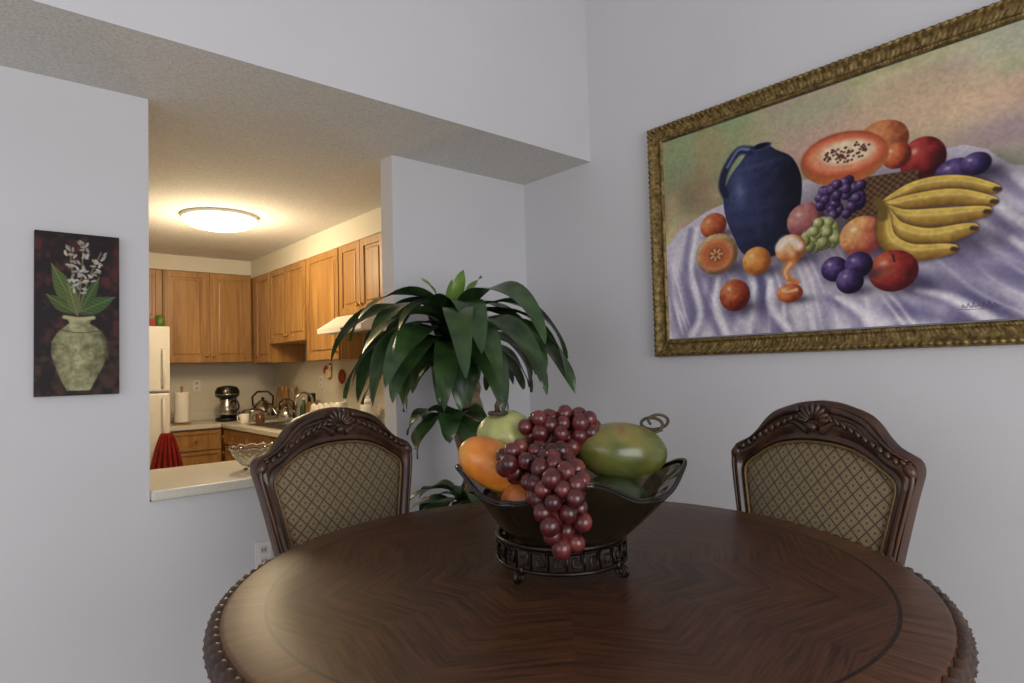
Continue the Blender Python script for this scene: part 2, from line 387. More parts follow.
for k in range(5):
    a=k*1.3; m.tube([(-.22+.02*math.cos(a),3.30+.02*math.sin(a),.80),(-.22+.06*math.cos(a),3.30+.06*math.sin(a),1.04)],.005,6); m.ell((-.22+.063*math.cos(a),3.30+.063*math.sin(a),1.06),(.018,.01,.03),(0,0,a))
m.obj("spoons",M_oak,empty("cooking_utensils"))
bottle("ceramic_canister",(-.25,1.62,.78),[(0,0),(.05,0),(.065,.03),(.07,.10),(.06,.17),(.055,.18),(.06,.185),(.04,.21),(.012,.22),(.012,.235),(0,.24)],M_white)
bottle("ceramic_pitcher",(-.48,1.62,.761),[(0,0),(.05,0),(.062,.04),(.06,.12),(.042,.18),(.05,.22),(.046,.22),(.038,.18),(0,.17)],M_white)
def mug(loc,mat,rz):
    e=empty("coffee_mug",loc,rz); MB().lathe([(0,0),(.036,0),(.040,.01),(.041,.09),(.037,.09),(.035,.012),(0,.010)],24).obj("cup",mat,e)
    MB().tube(catmull([(.038,0,.075),(.065,0,.07),(.067,0,.035),(.038,0,.02)],12),.005,8).obj("handle",mat,e)
mug((-.62,2.98,.761),simple("mug_brown",(96,60,40),.3),2.5); mug((-.72,3.10,.761),M_white,3.4)
e=empty("cooking_pot",(-.58,3.30,.761)); MB().lathe([(0,0),(.085,0),(.095,.01),(.097,.10),(.10,.103),(.08,.115),(.03,.125),(.012,.128),(.014,.145),(0,.15)],32).obj("pan",M_chrome,e)
m=MB(); 
for sg in (1,-1): m.tube([(sg*.095,-.03,.085),(sg*.125,-.02,.088),(sg*.125,.02,.088),(sg*.095,.03,.085)],.006,8)
m.obj("handles",M_black,e)
e=empty("cutting_board",(-.235,3.62,.775),0); e.rotation_euler=(0,math.radians(12),0); m=MB(); m.box((0,-.13,0),(.018,.13,.30),.006); m.obj("board",M_oak,e,False)
kb=empty("knife_block",(-.215,2.78,.771)); kb.scale=(.8,.8,1)
m=MB(); m.box((-.05,-.05,0),(.05,.05,.17),.008); m.obj("block",M_oak,kb,False)
m=MB()
for i in range(3):
    for j in range(2): m.box((-.035+.05*j,-.035+.03*i,.17),(-.015+.05*j,-.022+.03*i,.25),.003)
m.obj("knife_handles",M_black,kb,False)
e=empty("rooster_wall_ornament",(XK-.02,2.56,1.20)); m=MB(); m.ell((0,0,0),(.015,.06,.045)); m.ell((0,-.04,.05),(.012,.024,.03)); m.obj("body",simple("ornament_cream",(215,190,150),.5),e)
m=MB(); m.ell((0,-.045,.085),(.008,.02,.012)); m.ell((0,.06,.035),(.01,.03,.045),(.6,0,0)); m.ell((-.003,-.07,.05),(.006,.012,.006)); m.obj("comb_and_tail",simple("ornament_red",(150,40,25),.5),e)
e=empty("hanging_pot_holder",(XK-.012,2.30,1.17)); MB().lathe([(0,-.004),(.06,-.004),(.065,0),(.06,.004),(0,.004)],24,Matrix.Rotation(pi/2,4,'Y')).obj("pad",simple("potholder",(150,60,35),.9),e)
# range hood
e=empty("range_hood"); m=MB(); y0,y1=.93,1.62; XH=XK-.004
vs=[(XH,y0,1.635),(XH,y1,1.635),(-.50,y1,1.635),(-.50,y0,1.635),(XH,y0,1.50),(XH,y1,1.50),(-.66,y1,1.50),(-.66,y0,1.50),(-.66,y0,1.535),(-.66,y1,1.535)]
m.add(vs,[(0,1,2,3),(4,7,6,5),(0,4,5,1),(2,9,8,3),(6,7,8,9),(0,3,8,7,4),(1,5,6,9,2)]); m.obj("hood_shell",M_white,e,False)
MB().box((-.60,y0+.08,1.492),(-.25,y1-.08,1.5)).obj("filter",M_chrome,e,False)
m=MB(); 
for k in range(3): m.box((-.664,1.1+.05*k,1.51),(-.658,1.13+.05*k,1.525))
m.obj("switches",M_black,e,False)
e=empty("stove_top"); MB().box((-.80,.96,.761),(-.18,1.52,.775),.004).obj("panel",M_white,e,False)
m=MB()
for x in (-.63,-.35):
    for y in (1.10,1.38):
        for rr in (.03,.055,.08): m.tube([(x+rr*math.cos(a),y+rr*math.sin(a),.782) for a in np.linspace(0,2*pi,24,endpoint=False)],.006,6,closed=True)
m.obj("burners",M_black,e)
e=empty("kitchen_ceiling_light",(-1.27,1.87,HC)); MB().lathe([(0,0),(.255,0),(.26,-.012),(.25,-.022),(0,-.022)],48).obj("base_ring",M_trim,e)
MB().lathe([(.245,-.02),(.235,-.045),(.20,-.07),(.13,-.088),(.06,-.095),(0,-.096)],48).obj("glass_dome",emis("lamp_glow",(255,228,172),9),e)
# cut glass bowl on pass-through counter
e=empty("cut_glass_bowl",(-1.60,.24,.761)); e.scale=(.86,.86,.86); vs=[];fs=[];nt=96;nr=16
for j in range(nt):
    th=2*pi*j/nt
    for i in range(nr):
        t=i/(nr-1); r=.045+.075*t**.8; z=.02+.10*t**1.2+.012*t**3*abs(math.sin(6*th)); r*=1+.07*t*abs(math.sin(6*th))
        r+=.004*math.sin(16*th)*math.sin(t*22); vs.append((r*math.cos(th),r*math.sin(th),z))
vs.append((0,0,.018))
for j in range(nt):
    k=(j+1)%nt; fs.append((j*nr,k*nr,len(vs)-1))
    for i in range(nr-1): fs.append((j*nr+i,k*nr+i,k*nr+i+1,j*nr+i+1))
o=MB().add(vs,fs).obj("bowl",M_clear,e); o.modifiers.new("s",'SOLIDIFY').thickness=.005
MB().lathe([(0,0),(.05,0),(.05,.006),(.03,.014),(.03,.02),(0,.02)],32).obj("foot",M_clear,e)
# ------------------------------------------------------------------ table
TC=(-1.583,-1.845); e=empty("dining_table",(TC[0],TC[1],0))
MB().lathe([(0,.76),(.3,.76),(.60,.76),(.726,.76),(.734,.757),(.737,.75),(.737,.722),(.0,.722)],128).obj("top",M_table,e,True,30)
vs=[];fs=[];N=120;ns=N*6;nf=12
for i in range(ns):
    th=2*pi*i/ns
    for j in range(nf):
        ph=2*pi*j/nf; rho=.018+.0038*math.cos(N*th+2.2*math.sin(ph)*2)
        rr=.742+rho*math.cos(ph); vs.append((rr*math.cos(th),rr*math.sin(th),.731+rho*1.2*math.sin(ph)))
for i in range(ns):
    for j in range(nf):
        k=(i+1)%ns;l=(j+1)%nf; fs.append((i*nf+j,k*nf+j,k*nf+l,i*nf+l))
MB().add(vs,fs).obj("gadrooned_edge",M_mahog,e)
MB().lathe([(.64,.722),(.66,.715),(.66,.66),(.645,.65),(.62,.65),(.62,.722)],96).obj("apron",M_mahog,e,True,40)
MB().lathe([(0,.72),(.22,.72),(.23,.69),(.12,.66),(.09,.60),(.13,.52),(.15,.44),(.11,.34),(.09,.28),(.13,.24),(.15,.16),(.13,.08),(0,.06)],48).obj("pedestal",M_mahog,e)
m=MB()
for k in range(4):
    R=Matrix.Rotation(k*pi/2,4,'Z')@Matrix.Translation((0,0,FZ))
    m.tube(catmull([(.08,0,.24),(.20,0,.26),(.32,0,.16),(.40,0,.06),(.46,0,.036)],16),[.05]*4+[.045]*4+[.038]*4+[.035]*4,12,R); m.ell((.47,0,.035),(.05,.04,.035),M=R)
m.obj("feet",M_mahog,e)
# ------------------------------------------------------------------ chairs
M_brassd=simple("gimp_trim",(112,84,48),.5,.3,var=.4,scale=150)
def chair(loc,rz,sx=1.0):
    e=empty("dining_chair",(loc[0],loc[1],0),rz); e.scale=(sx,1,1)
    Oh=[(.214,.44),(.234,.58),(.260,.72),(.284,.84),(.297,.895),(.300,.922),(.290,.944),(.266,.957),(.236,.972),(.208,.998),(.182,1.030),(.150,1.056),(.10,1.075),(.05,1.088),(0,1.093)]
    Ih=[(.172,.52),(.190,.60),(.214,.72),(.236,.82),(.244,.862),(.240,.886),(.224,.903),(.200,.918),(.170,.938),(.12,.960),(.06,.972),(0,.975)]
    def full(h,n): 
        a=catmull(h,n); b=a[::-1][1:].copy(); b[:,0]*=-1; return np.vstack([a,b])
    O=full(Oh,60); I=full(Ih,60); n=len(O)
    rake=lambda z: (z-.45)*.17
    sec=[(0,.022),(0,-.010),(.07,-.020),(.22,-.017),(.45,-.029),(.62,-.029),(.80,-.016),(.93,-.020),(1,-.010),(1,.018)]
    vs=[];fs=[];ms=len(sec)
    for i in range(n):
        for (f,d) in sec:
            p=O[i]*(1-f)+I[i]*f; vs.append((p[0],d+rake(p[1]),p[1]))
    for i in range(n-1):
        for j in range(ms):
            k=(j+1)%ms; fs.append((i*ms+j,(i+1)*ms+j,(i+1)*ms+k,i*ms+k))
    fs.append(tuple(range(ms))); fs.append(tuple((n-1)*ms+j for j in range(ms)))
    m=MB().add(vs,fs); m.box((-.2,-.018,.47),(.2,.02,.53),.008); m.obj("back_frame",M_mahog,e,True,50)
    def pad(y0,dome,name,mat):
        cen=np.array([0,.73]); S=[1,.97,.9,.75,.5,.25]; vs=[];fs=[]
        ring=np.vstack([I,[(x,.52) for x in np.linspace(-.172,.172,16)[1:-1]]]); nr=len(ring)
        for s in S:
            for q in ring:
                p=cen+s*(q-cen); vs.append((p[0],y0-dome*(1-s**4)+rake(p[1]),p[1]))
        vs.append((0,y0-dome+rake(.73),.73))
        for a in range(len(S)-1):
            for i in range(nr):
                k=(i+1)%nr; fs.append((a*nr+i,a*nr+k,(a+1)*nr+k,(a+1)*nr+i))
        for i in range(nr): fs.append(((len(S)-1)*nr+i,(len(S)-1)*nr+(i+1)%nr,len(vs)-1))
        MB().add(vs,fs).obj(name,mat,e)
    pad(-.008,.018,"back_upholstery",M_fab); pad(.016,-.004,"back_rear_fabric",M_fab)
    MB().tube([(q[0]*.985,-.018+rake(q[1]),q[1]) for q in I+[0,-.003]],.0045,8).obj("piping",M_brassd,e)
    c=MB()
    for k in range(9):
        a=(k-4)*.36; L=.036-.003*abs(k-4)
        cx,cz=math.sin(a)*.035,1.033+math.cos(a)*.030
        c.ell((cx,-.034+rake(cz),cz),(.009,.011,L*.78),(0,a,0),10,8)
    c.ell((0,-.040+rake(1.018),1.018),(.018,.014,.014),seg=12)
    for sg in (1,-1):
        for (pts,r0) in (([(.02,1.005),(.07,1.030),(.12,1.022),(.16,.992),(.20,.962),(.235,.942)],.012),([(.05,1.067),(.10,1.056),(.15,1.034),(.185,1.002),(.225,.968),(.272,.944)],.010),([(.275,.940),(.286,.90),(.276,.84),(.256,.75),(.238,.66),(.220,.56),(.205,.48)],.006)):
            q=catmull(pts,24); c.tube([(sg*u,-.024+rake(z),z) for u,z in q],[r0*(1-.75*i/23)+.001 for i in range(24)],8)
        for k in range(10):
            t=k/9; u=.055+.19*t; z=1.042-.10*t**1.2; c.ell((sg*u,-.030+rake(z),z),(.018*(1-.4*t),.011,.0075),(0,sg*(.9+.3*t),0),10,6)
        c.ell((sg*.278,-.022+rake(.918),.918),(.017,.014,.022),(0,sg*-.5,0),12,8)
        for k in range(3): c.ell((sg*(.262-.02*k),-.028+rake(.945),.940+.006*k),(.010,.008,.006),(0,sg*.6,0),10,6)
    c.obj("crest_carving",M_mahog,e)
    m=MB(); m.box((-.25,-.50,.40),(.25,.02,.455),.012); m.obj("seat_rail",M_mahog,e,False)
    m=MB(); m.box((-.255,-.505,.455),(.255,-.03,.515),.022); o=m.obj("seat_cushion",M_fab,e,True)
    m=MB()
    for sg in (1,-1):
        m.tube(catmull([(sg*.225,-.47,.42),(sg*.245,-.50,.34),(sg*.225,-.47,.14),(sg*.22,-.47,.0),(sg*.235,-.50,FZ+.004)],18),[.036,.036,.035,.034,.032,.03,.028,.026,.024,.022,.02,.019,.018,.018,.019,.022,.024,.02],10)
        m.tube([(sg*.208,-.002,.46),(sg*.21,.0,.30),(sg*.215,.04,.10),(sg*.22,.08,FZ+.003)],[.026,.024,.021,.018],10)
    m.obj("legs",M_mahog,e)
chair((-1.655,-.895),math.radians(4)); chair((-.814,-2.045),math.radians(-97),.95)
# ------------------------------------------------------------------ fruit bowl
B=(-1.614,-1.853,.7605); e=empty("fruit_bowl",B,math.radians(-41))
SX=.028
vs=[];fs=[];nt=128;nr=22
def bw(th,t,off=0):
    p=1.38; R=.262*(abs(math.cos(th))**p+abs(math.sin(th))**p)**(-1/p)
    if abs(math.cos(th))<.7071: R*=.95
    circ=.085+(.2-.085)*t**.8; R2=.085+(R-.085)*t**.8; k=t**1.5; r=circ*(1-k)+R2*k
    zr=.182+.052*(abs(math.cos(2*th))**3)
    z=.055+(zr-.055)*t**1.35
    return ((r+off)*math.cos(th)+SX*t**.8,(r+off)*math.sin(th),z)
for j in range(nt):
    for i in range(nr): vs.append(bw(2*pi*j/nt,i/(nr-1)))
vs.append((0,0,.052)); cidx=len(vs)-1
for j in range(nt):
    k=(j+1)%nt; fs.append((j*nr,k*nr,cidx))
    for i in range(nr-1): fs.append((j*nr+i,k*nr+i,k*nr+i+1,j*nr+i+1))
o=MB().add(vs,fs).obj("glass_bowl",M_glass,e); md=o.modifiers.new("s",'SOLIDIFY'); md.thickness=.006; md.offset=1
m=MB(); m.tube([bw(2*pi*j/nt,1) for j in range(nt)],.0045,8,closed=True); m.obj("rim_edge",simple("dark_rim",(30,28,24),.12,.3),e)
m=MB()
for z in (.030,.080): m.tube([(.145*math.cos(a),.145*math.sin(a),z) for a in np.linspace(0,2*pi,64,endpoint=False)],.005,8,closed=True)
for k in range(24):
    a0=2*pi*k/24; da=2*pi/24
    P=[(0,.033),(0,.072),(.8,.072),(.8,.044),(.35,.044),(.35,.060),(.58,.060)]
    m.tube([(.145*math.cos(a0+da*u),.145*math.sin(a0+da*u),z) for u,z in P],.0032,6)
for k in range(4):
    R=Matrix.Rotation(pi/4+k*pi/2+.1,4,'Z')
    m.tube(catmull([(.145,0,.080),(.10,0,.066),(.07,0,.058)],8),.005,8,R)
    m.tube([(.145,0,.04),(.150,0,.022)],.006,8,R)
    sp=[(.158+.017*(1-q*.75)*math.cos(q*9+1.9),0,.0208+.0165*(1-q*.75)*math.sin(q*9+1.9)) for q in np.linspace(0,1,26)]
    m.tube(sp,.0042,8,R)
m.obj("iron_stand",M_iron,e)
def fruitmat(name,ramp,rough=.35,axis_scale=(6,6,6),sc=1.2,bump=0,coat=.15):
    t=NT(name); f=t.noise(t.coord(axis_scale),sc,4,.55,.3); t.L(t.ramp(f,[(p,lin(c)) for p,c in ramp]),t.b.inputs['Base Color']); t.setp(Roughness=rough); t.b.inputs['Coat Weight'].default_value=coat
    if bump: t.bump(f,bump,.003)
    return t.m
def fruit(name,c,r,rot,mat,ribs=0,ribd=.05,taper=0):
    c=(c[0]+SX,c[1],c[2])
    m=MB(); m.ell((0,0,0),(1,1,1),seg=48,rings=28)
    out=[]
    for (x,y,z) in m.v:
        a=math.atan2(y,x); k=1+ribd*(abs(math.cos(ribs*a/2))**.6-1) if ribs else 1
        k*=1-taper*z
        out.append((x*k,y*k,z*(1 if not ribs else 1-.18*math.exp(-((x*x+y*y)/.08)))))
    m.v=[tuple(Matrix.Translation(c)@Euler(rot).to_matrix().to_4x4()@Matrix.Diagonal((*r,1))@Vector(p)) for p in out]
    return m.obj(name,mat,e)
F_pale=fruitmat("pale_melon_skin",[(.3,(112,122,62)),(.55,(172,172,104)),(.75,(196,188,130))])
F_pap=fruitmat("papaya_skin",[(.3,(180,84,30)),(.5,(214,130,46)),(.7,(206,168,66))])
F_mango=fruitmat("mango_skin",[(.30,(50,54,26)),(.47,(90,94,42)),(.60,(122,110,54)),(.72,(116,58,36))],.28)
F_dark=fruitmat("dark_melon_skin",[(.3,(30,44,22)),(.7,(64,76,38))])
F_peach=fruitmat("peach_skin",[(.3,(160,64,35)),(.7,(214,140,66))])
stemm=simple("dried_vine",(62,54,34),.7,var=.3)
fruit("melon_pale",(-.150,.035,.298),(.070,.068,.058),(.25,-.2,0),F_pale,ribs=9,ribd=.10)
fruit("papaya",(-.165,-.055,.236),(.050,.052,.098),(.2,-1.0+pi,.2),F_pap,taper=.22)
fruit("orange_squash",(-.10,-.10,.165),(.062,.055,.05),(0,.3,0),F_peach,ribs=8,ribd=.06)
fruit("mango",(.112,-.03,.262),(.104,.075,.065),(0,.10,.15),F_mango)
fruit("green_melon",(.08,-.07,.160),(.080,.07,.058),(0,0,.4),F_dark)
fruit("green_apple",(-.03,.10,.20),(.075,.07,.065),(0,0,0),F_dark)
fruit("red_peach",(.02,.03,.13),(.07,.07,.06),(0,0,0),F_peach)
fruit("small_pear",(.06,.08,.27),(.045,.045,.05),(0,0,0),F_pale)
T=Matrix.Translation((SX,0,0))
m=MB(); m.tube([(-.165,.03,.350),(-.168,.028,.368),(-.16,.02,.380)],[.007,.006,.008],8,T)
m.tube([(-.165+.02*math.cos(a),.03+.02*math.sin(a),.351) for a in np.linspace(0,2*pi,14,endpoint=False)],.005,6,T,closed=True)
pts=[(.165,-.03,.305),(.172,-.03,.312)]+[(.180+.026*math.cos(a)+.002*a,-.03+.01*math.sin(a*.5),.318+.015*math.sin(a)+.0012*a) for a in np.linspace(-1.5,10,50)]
m.tube(pts,.0036,6,T); m.tube([(.15,-.03,.310),(.185,-.03,.304),(.205,-.03,.308)],.004,6,T)
m.obj("vine_stems",stemm,e)
F_gr=fruitmat("red_grape_skin",[(.32,(44,14,17)),(.5,(80,27,28)),(.68,(112,50,44))],.3,(25,25,25),1.0)
gp=[]
def cluster(c,r,n,rad=.0175,mind=.027):
    k=0
    for _ in range(9000):
        if k>=n: break
        d=rng.normal(size=3); d/=np.linalg.norm(d); d*=rng.uniform(.1,1)**.4
        p=np.array(c)+d*np.array(r)
        if all(np.linalg.norm(p-q[0])>mind for q in gp): gp.append((p,rad*rng.uniform(.9,1.12))); k+=1
cluster((.0,-.03,.312),(.085,.05,.045),46)
cluster((-.055,-.14,.262),(.085,.06,.035),34)
cluster((-.02,-.22,.230),(.06,.05,.042),34)
cluster((-.014,-.278,.188),(.040,.020,.070),32)
cluster((-.006,-.278,.140),(.020,.014,.035),9)
m=MB()
for p,r in gp: m.ell(p,(r,r,r*1.08),(rng.uniform(-.5,.5),rng.uniform(-.5,.5),0),14,10)
m.obj("grape_cluster",F_gr,e)
m=MB(); m.tube([(.0,-.02,.33),(-.03,-.1,.29),(-.03,-.2,.26),(-.02,-.265,.22),(-.004,-.278,.12)],.004,6)
m.obj("grape_stem",stemm,e)
# ------------------------------------------------------------------ plant
PX=(-.88,-.50); e=empty("dracaena_plant",(PX[0],PX[1],0))
TP=Matrix.Translation((0,0,FZ))
MB().lathe([(0,0),(.13,0),(.14,.01),(.175,.26),(.185,.27),(.185,.30),(.165,.30),(.16,.26),(0,.25)],40,TP).obj("planter",M_terra,e,True,40)
MB().lathe([(0,.27),(.16,.262)],32,TP).obj("soil",M_soil,e)
m=MB(); 
c1=catmull([(.03,0,.17),(.07,.02,.5),(.05,0,.8),(.01,-.02,1.0),(.04,0,1.12),(.0,0,1.25),(-.04,0,1.40)],40)
m.tube(c1,[.056-.014*i/39+.007*math.sin(i*1.3) for i in range(40)],14)
c2=catmull([(-.04,0,.17),(-.03,-.03,.5),(.03,-.05,.75),(.07,-.02,1.0),(.0,.0,1.14),(.0,.02,1.28)],30)
m.tube(c2,[.042-.012*i/29+.004*math.sin(i*1.7) for i in range(30)],12); m.tube(catmull([(.0,-.02,.17),(-.06,-.06,.45),(-.07,-.08,.62)],12),.02,10); m.tube(catmull([(.02,-.03,.17),(0,-.06,.6),(-.12,-.10,.95)],12),.018,10)
m.obj("canes",M_bark,e)
def leaf(mb,base,az,el,L,Wd,droop,tw=0,pw=.8):
    n=20; p=np.array(base,float); vs=[];fs=[]
    for i in range(n+1):
        s=i/n; a=max(el-droop*s**pw,-1.52)
        d=np.array([math.cos(az)*math.cos(a),math.sin(az)*math.cos(a),math.sin(a)])
        side=np.array([-math.sin(az),math.cos(az),0]); nrm=np.cross(d,side)
        nrm=-nrm if nrm[2]<0 else nrm
        w=Wd*.5*max(.02,(math.sin(pi*min(1,(s*.92+.08))**.9))**.75) if s<1 else .0005
        tw_=tw*s; sd=side*math.cos(tw_)+nrm*math.sin(tw_); nn=nrm*math.cos(tw_)-side*math.sin(tw_)
        wave=.008*math.sin(s*12+az*3)
        for q in (-1,-.5,0,.5,1):
            v=p+sd*w*q+nn*(abs(q)*w*.18+wave*q)
            if v[1]>-PX[1]-.14: v[1]=-PX[1]-.14+.10*math.tanh((v[1]+PX[1]+.14)/.3)
            vs.append(tuple(v))
        p=p+d*L/n
    for i in range(n):
        for j in range(4): fs.append((i*5+j,i*5+j+1,(i+1)*5+j+1,(i+1)*5+j))
    mb.add(vs,fs)
m=MB(); y=MB(); R=random.Random(31)
NL=44
for k in range(NL):
    az=k*2.39996+R.uniform(-.3,.3); t=k/(NL-1)
    el=math.radians(86-52*t+R.uniform(-10,10)); L=.50+.22*math.sin(pi*min(1,t*.8+.2))+R.uniform(-.09,.06)
    base=(-.05+.03*math.cos(az),.03*math.sin(az),1.44-.14*t)
    if t<.08: leaf(y,base,az,el,.25,.075,math.radians(40),R.uniform(-.4,.4),1.2)
    else: leaf(m,base,az,el,L*(.62+.38*min(1,t/.3)),.128+R.uniform(-.02,.014),math.radians(math.degrees(el)+R.uniform(72,92)),R.uniform(-.8,.8),R.uniform(.55,.8))
for k in range(20):   # inner skirt of hanging leaves
    az=k*2.39996+1.1; leaf(m,(-.05+.03*math.cos(az),.03*math.sin(az),1.34-.05*R.random()),az,math.radians(R.uniform(10,45)),R.uniform(.30,.44),.115+R.uniform(-.02,.01),math.radians(R.uniform(95,130)),R.uniform(-.7,.7),R.uniform(.5,.7))
for k in range(12):
    az=k*2.39996+2.2; leaf(m,(-.14+.02*math.cos(az),-.10+.02*math.sin(az),.98+.03*R.random()),az,math.radians(R.uniform(20,60)),R.uniform(.22,.32),.10,math.radians(R.uniform(100,150)),R.uniform(-.6,.6))
for k in range(14):
    az=k*2.39996+.7; leaf(m,(-.07+.02*math.cos(az),-.08+.02*math.sin(az),.60+.04*R.random()),az,math.radians(R.uniform(20,60)),R.uniform(.26,.38),.085,math.radians(R.uniform(60,110)),R.uniform(-.5,.5))
m.obj("leaves",M_leaf,e); y.obj("young_leaves",M_leaf2,e)
# ------------------------------------------------------------------ painted artwork (vertex-coloured canvases)
def vnoise(h,w,ch,cw,seed):
    yy=np.linspace(0,ch,h)[:,None]+np.zeros((1,w)); xx=np.linspace(0,cw,w)[None,:]+np.zeros((h,1)); return vn(xx,yy,seed)
def vn(xx,yy,seed):
    r=np.random.RandomState(seed); g=r.rand(128,128)
    y0=np.floor(yy).astype(int); x0=np.floor(xx).astype(int); fy=yy-y0; fx=xx-x0; fy=fy*fy*(3-2*fy); fx=fx*fx*(3-2*fx)
    a=y0%128; b=(y0+1)%128; c=x0%128; d=(x0+1)%128
    return g[a,c]*(1-fy)*(1-fx)+g[b,c]*fy*(1-fx)+g[a,d]*(1-fy)*fx+g[b,d]*fy*fx
def canvas(name,img,P,parent):
    h,w,_=img.shape
    U,V=np.meshgrid(np.linspace(0,1,w),np.linspace(0,1,h)); co=np.stack(P(U,V),-1).reshape(-1,3)
    idx=np.arange(h*w).reshape(h,w); f=np.stack([idx[:-1,:-1],idx[1:,:-1],idx[1:,1:],idx[:-1,1:]],-1).reshape(-1,4)
    me=bpy.data.meshes.new(name); me.vertices.add(h*w); me.vertices.foreach_set('co',co.astype(np.float32).ravel())
    me.loops.add(f.size); me.loops.foreach_set('vertex_index',f.astype(np.int32).ravel()); me.polygons.add(len(f))
    me.polygons.foreach_set('loop_start',np.arange(0,f.size,4,dtype=np.int32)); me.update(calc_edges=True); me.validate()
    c=np.clip(img/255,0,1); c=np.where(c<=.04045,c/12.92,((c+.055)/1.055)**2.4)
    a=me.color_attributes.new('paint','FLOAT_COLOR','POINT'); a.data.foreach_set('color',np.concatenate([c,np.ones((h,w,1))],-1).astype(np.float32).ravel())
    o=bpy.data.objects.new(name,me); C.objects.link(o); me.materials.append(M_art); o.parent=parent; return o
def sm(a,b,x): t=np.clip((x-a)/(b-a),0,1); return t*t*(3-2*t)
class Paint:
    def __init__(s,x0,x1,z0,z1,w,h):
        s.X,s.Z=np.meshgrid(np.linspace(x0,x1,w),np.linspace(z1,z0,h)); s.img=np.zeros((h,w,3)); s.px=(x1-x0)/w; s.h=h;s.w=w
    def blend(s,m,col): 
        col=np.asarray(col,float); 
        if col.ndim==1: col=col[None,None,:]
        s.img=s.img*(1-m[...,None])+col*m[...,None]
    def ell(s,cx,cz,rx,rz,rot=0,soft=1.2):
        dx=s.X-cx; dz=s.Z-cz; c,n=math.cos(rot),math.sin(rot); a=(dx*c+dz*n)/rx; b=(-dx*n+dz*c)/rz; r=np.sqrt(a*a+b*b)
        e=soft*s.px/min(rx,rz); return 1-sm(1-e,1+e,r),a,b,r
    def ball(s,cx,cz,rx,rz,base,dark,lite,rot=0,shadow=True,tex=.4,spec=True):
        if shadow:
            m2=np.exp(-(((s.X-cx-rx*.6)/(rx*1.2))**2+((s.Z-cz+rz*.8)/(rz*.45))**2)); s.blend(.75*m2,(52,46,64))
        m,a,b,r=s.ell(cx,cz,rx,rz,rot)
        ca=(s.X-cx)/rx; cb=(s.Z-cz)/rz
        l=.68-.46*ca+.42*cb-.50*r*r
        if s.h==TXN.shape[0]: l=l+tex*(TXN-.5)
        l=l+.9*np.clip(r-.82,0,.2)*(ca-cb>.2)
        l=np.clip(l,0,1)
        col=np.where((l<.5)[...,None],np.array(dark)+(np.array(base)-np.array(dark))*(np.clip(l,0,.5)/.5)[...,None],np.array(base)+(np.array(lite)-np.array(base))*((np.clip(l,.5,1)-.5)/.5)[...,None])
        s.img=s.img*(1-m[...,None])+col*m[...,None]
        if spec:
            h=np.exp(-(((ca+.35)/.15)**2+((cb-.42)/.13)**2)); s.blend(h*.5*m,(250,240,222))
    def poly(s,pts,soft=1.5):
        pts=np.array(pts,float); ins=np.zeros(s.X.shape,bool); n=len(pts); d=np.full(s.X.shape,9.)
        for i in range(n):
            x1,z1=pts[i]; x2,z2=pts[(i+1)%n]
            c=((z1>s.Z)!=(z2>s.Z))&(s.X<(x2-x1)*(s.Z-z1)/((z2-z1) if z2!=z1 else 1e-9)+x1); ins^=c
            t=np.clip(((s.X-x1)*(x2-x1)+(s.Z-z1)*(z2-z1))/((x2-x1)**2+(z2-z1)**2+1e-12),0,1)
            d=np.minimum(d,np.hypot(s.X-x1-t*(x2-x1),s.Z-z1-t*(z2-z1)))
        sd=np.where(ins,d,-d); return sm(-soft*s.px,soft*s.px,sd),sd
    def dist(s,pts,w):
        pts=catmull(pts,40); d=np.full(s.X.shape,9.); sg=np.zeros(s.X.shape)
        ws=w if hasattr(w,'__call__') else ((lambda k:w[0]+(w[1]-w[0])*k) if hasattr(w,'__len__') else (lambda k:w+0*k))
        for i in range(len(pts)-1):
            x1,z1=pts[i]; x2,z2=pts[i+1]; L=(x2-x1)**2+(z2-z1)**2+1e-12
            t=np.clip(((s.X-x1)*(x2-x1)+(s.Z-z1)*(z2-z1))/L,0,1); ex=s.X-x1-t*(x2-x1); ez=s.Z-z1-t*(z2-z1); dd=np.hypot(ex,ez); k=(i+t)/(len(pts)-1)
            q=dd/ws(k); cr=np.sign((x2-x1)*ez-(z2-z1)*ex); upd=q<d; d=np.where(upd,q,d); sg=np.where(upd,cr,sg)
        return d,d*sg
    def stroke(s,pts,w,col,op=1,soft=.5):
        d,_=s.dist(pts,w); m=1-sm(1-soft,1+soft,d); s.blend(m*op,col)
W_,H_=700,430
TXN=vnoise(H_,W_,34,52,3)*.55+vnoise(H_,W_,80,120,4)*.45
P=Paint(1.05,2.635,1.335,2.315,W_,H_)
X,Z=P.X,P.Z
wpx=.5*(vn(X*4,Z*4,51)-.5); wpz=.5*(vn(X*4,Z*4,52)-.5)
n1=vn(X*4+wpx*4,Z*4+wpz*4,1)*.6+vn(X*10,Z*10,2)*.3+vn(X*28,Z*28,12)*.1; n2=vn(X*3.5+wpx*4,Z*4.5,8)*.6+vn(X*9,Z*9,9)*.4; n3=vn(X*4,Z*5+wpz*4,21)
def mx(img,m,c): return img*(1-m[...,None])+np.array(c,float)*m[...,None]
img=np.zeros((H_,W_,3))+np.array((184,174,132.))
img=mx(img,sm(1.9,1.3,X)*.55,(138,134,96))
img=mx(img,sm(.40,.68,n1)*.85,(140,158,118))
img=mx(img,sm(.45,.75,n2)*.75,(218,204,160))
img=mx(img,sm(.50,.78,n3)*.7,(196,154,150))
img=mx(img,np.exp(-(((X-1.20)/.2)**2+((Z-2.02)/.13)**2))*.5,(136,100,86))
img=mx(img,np.exp(-(((X-2.28)/.34)**2+((Z-2.08)/.10)**2))*.7,(220,188,152))
img=mx(img,np.exp(-(((X-2.45)/.25)**2+((Z-1.96)/.08)**2))*.7,(156,130,150))
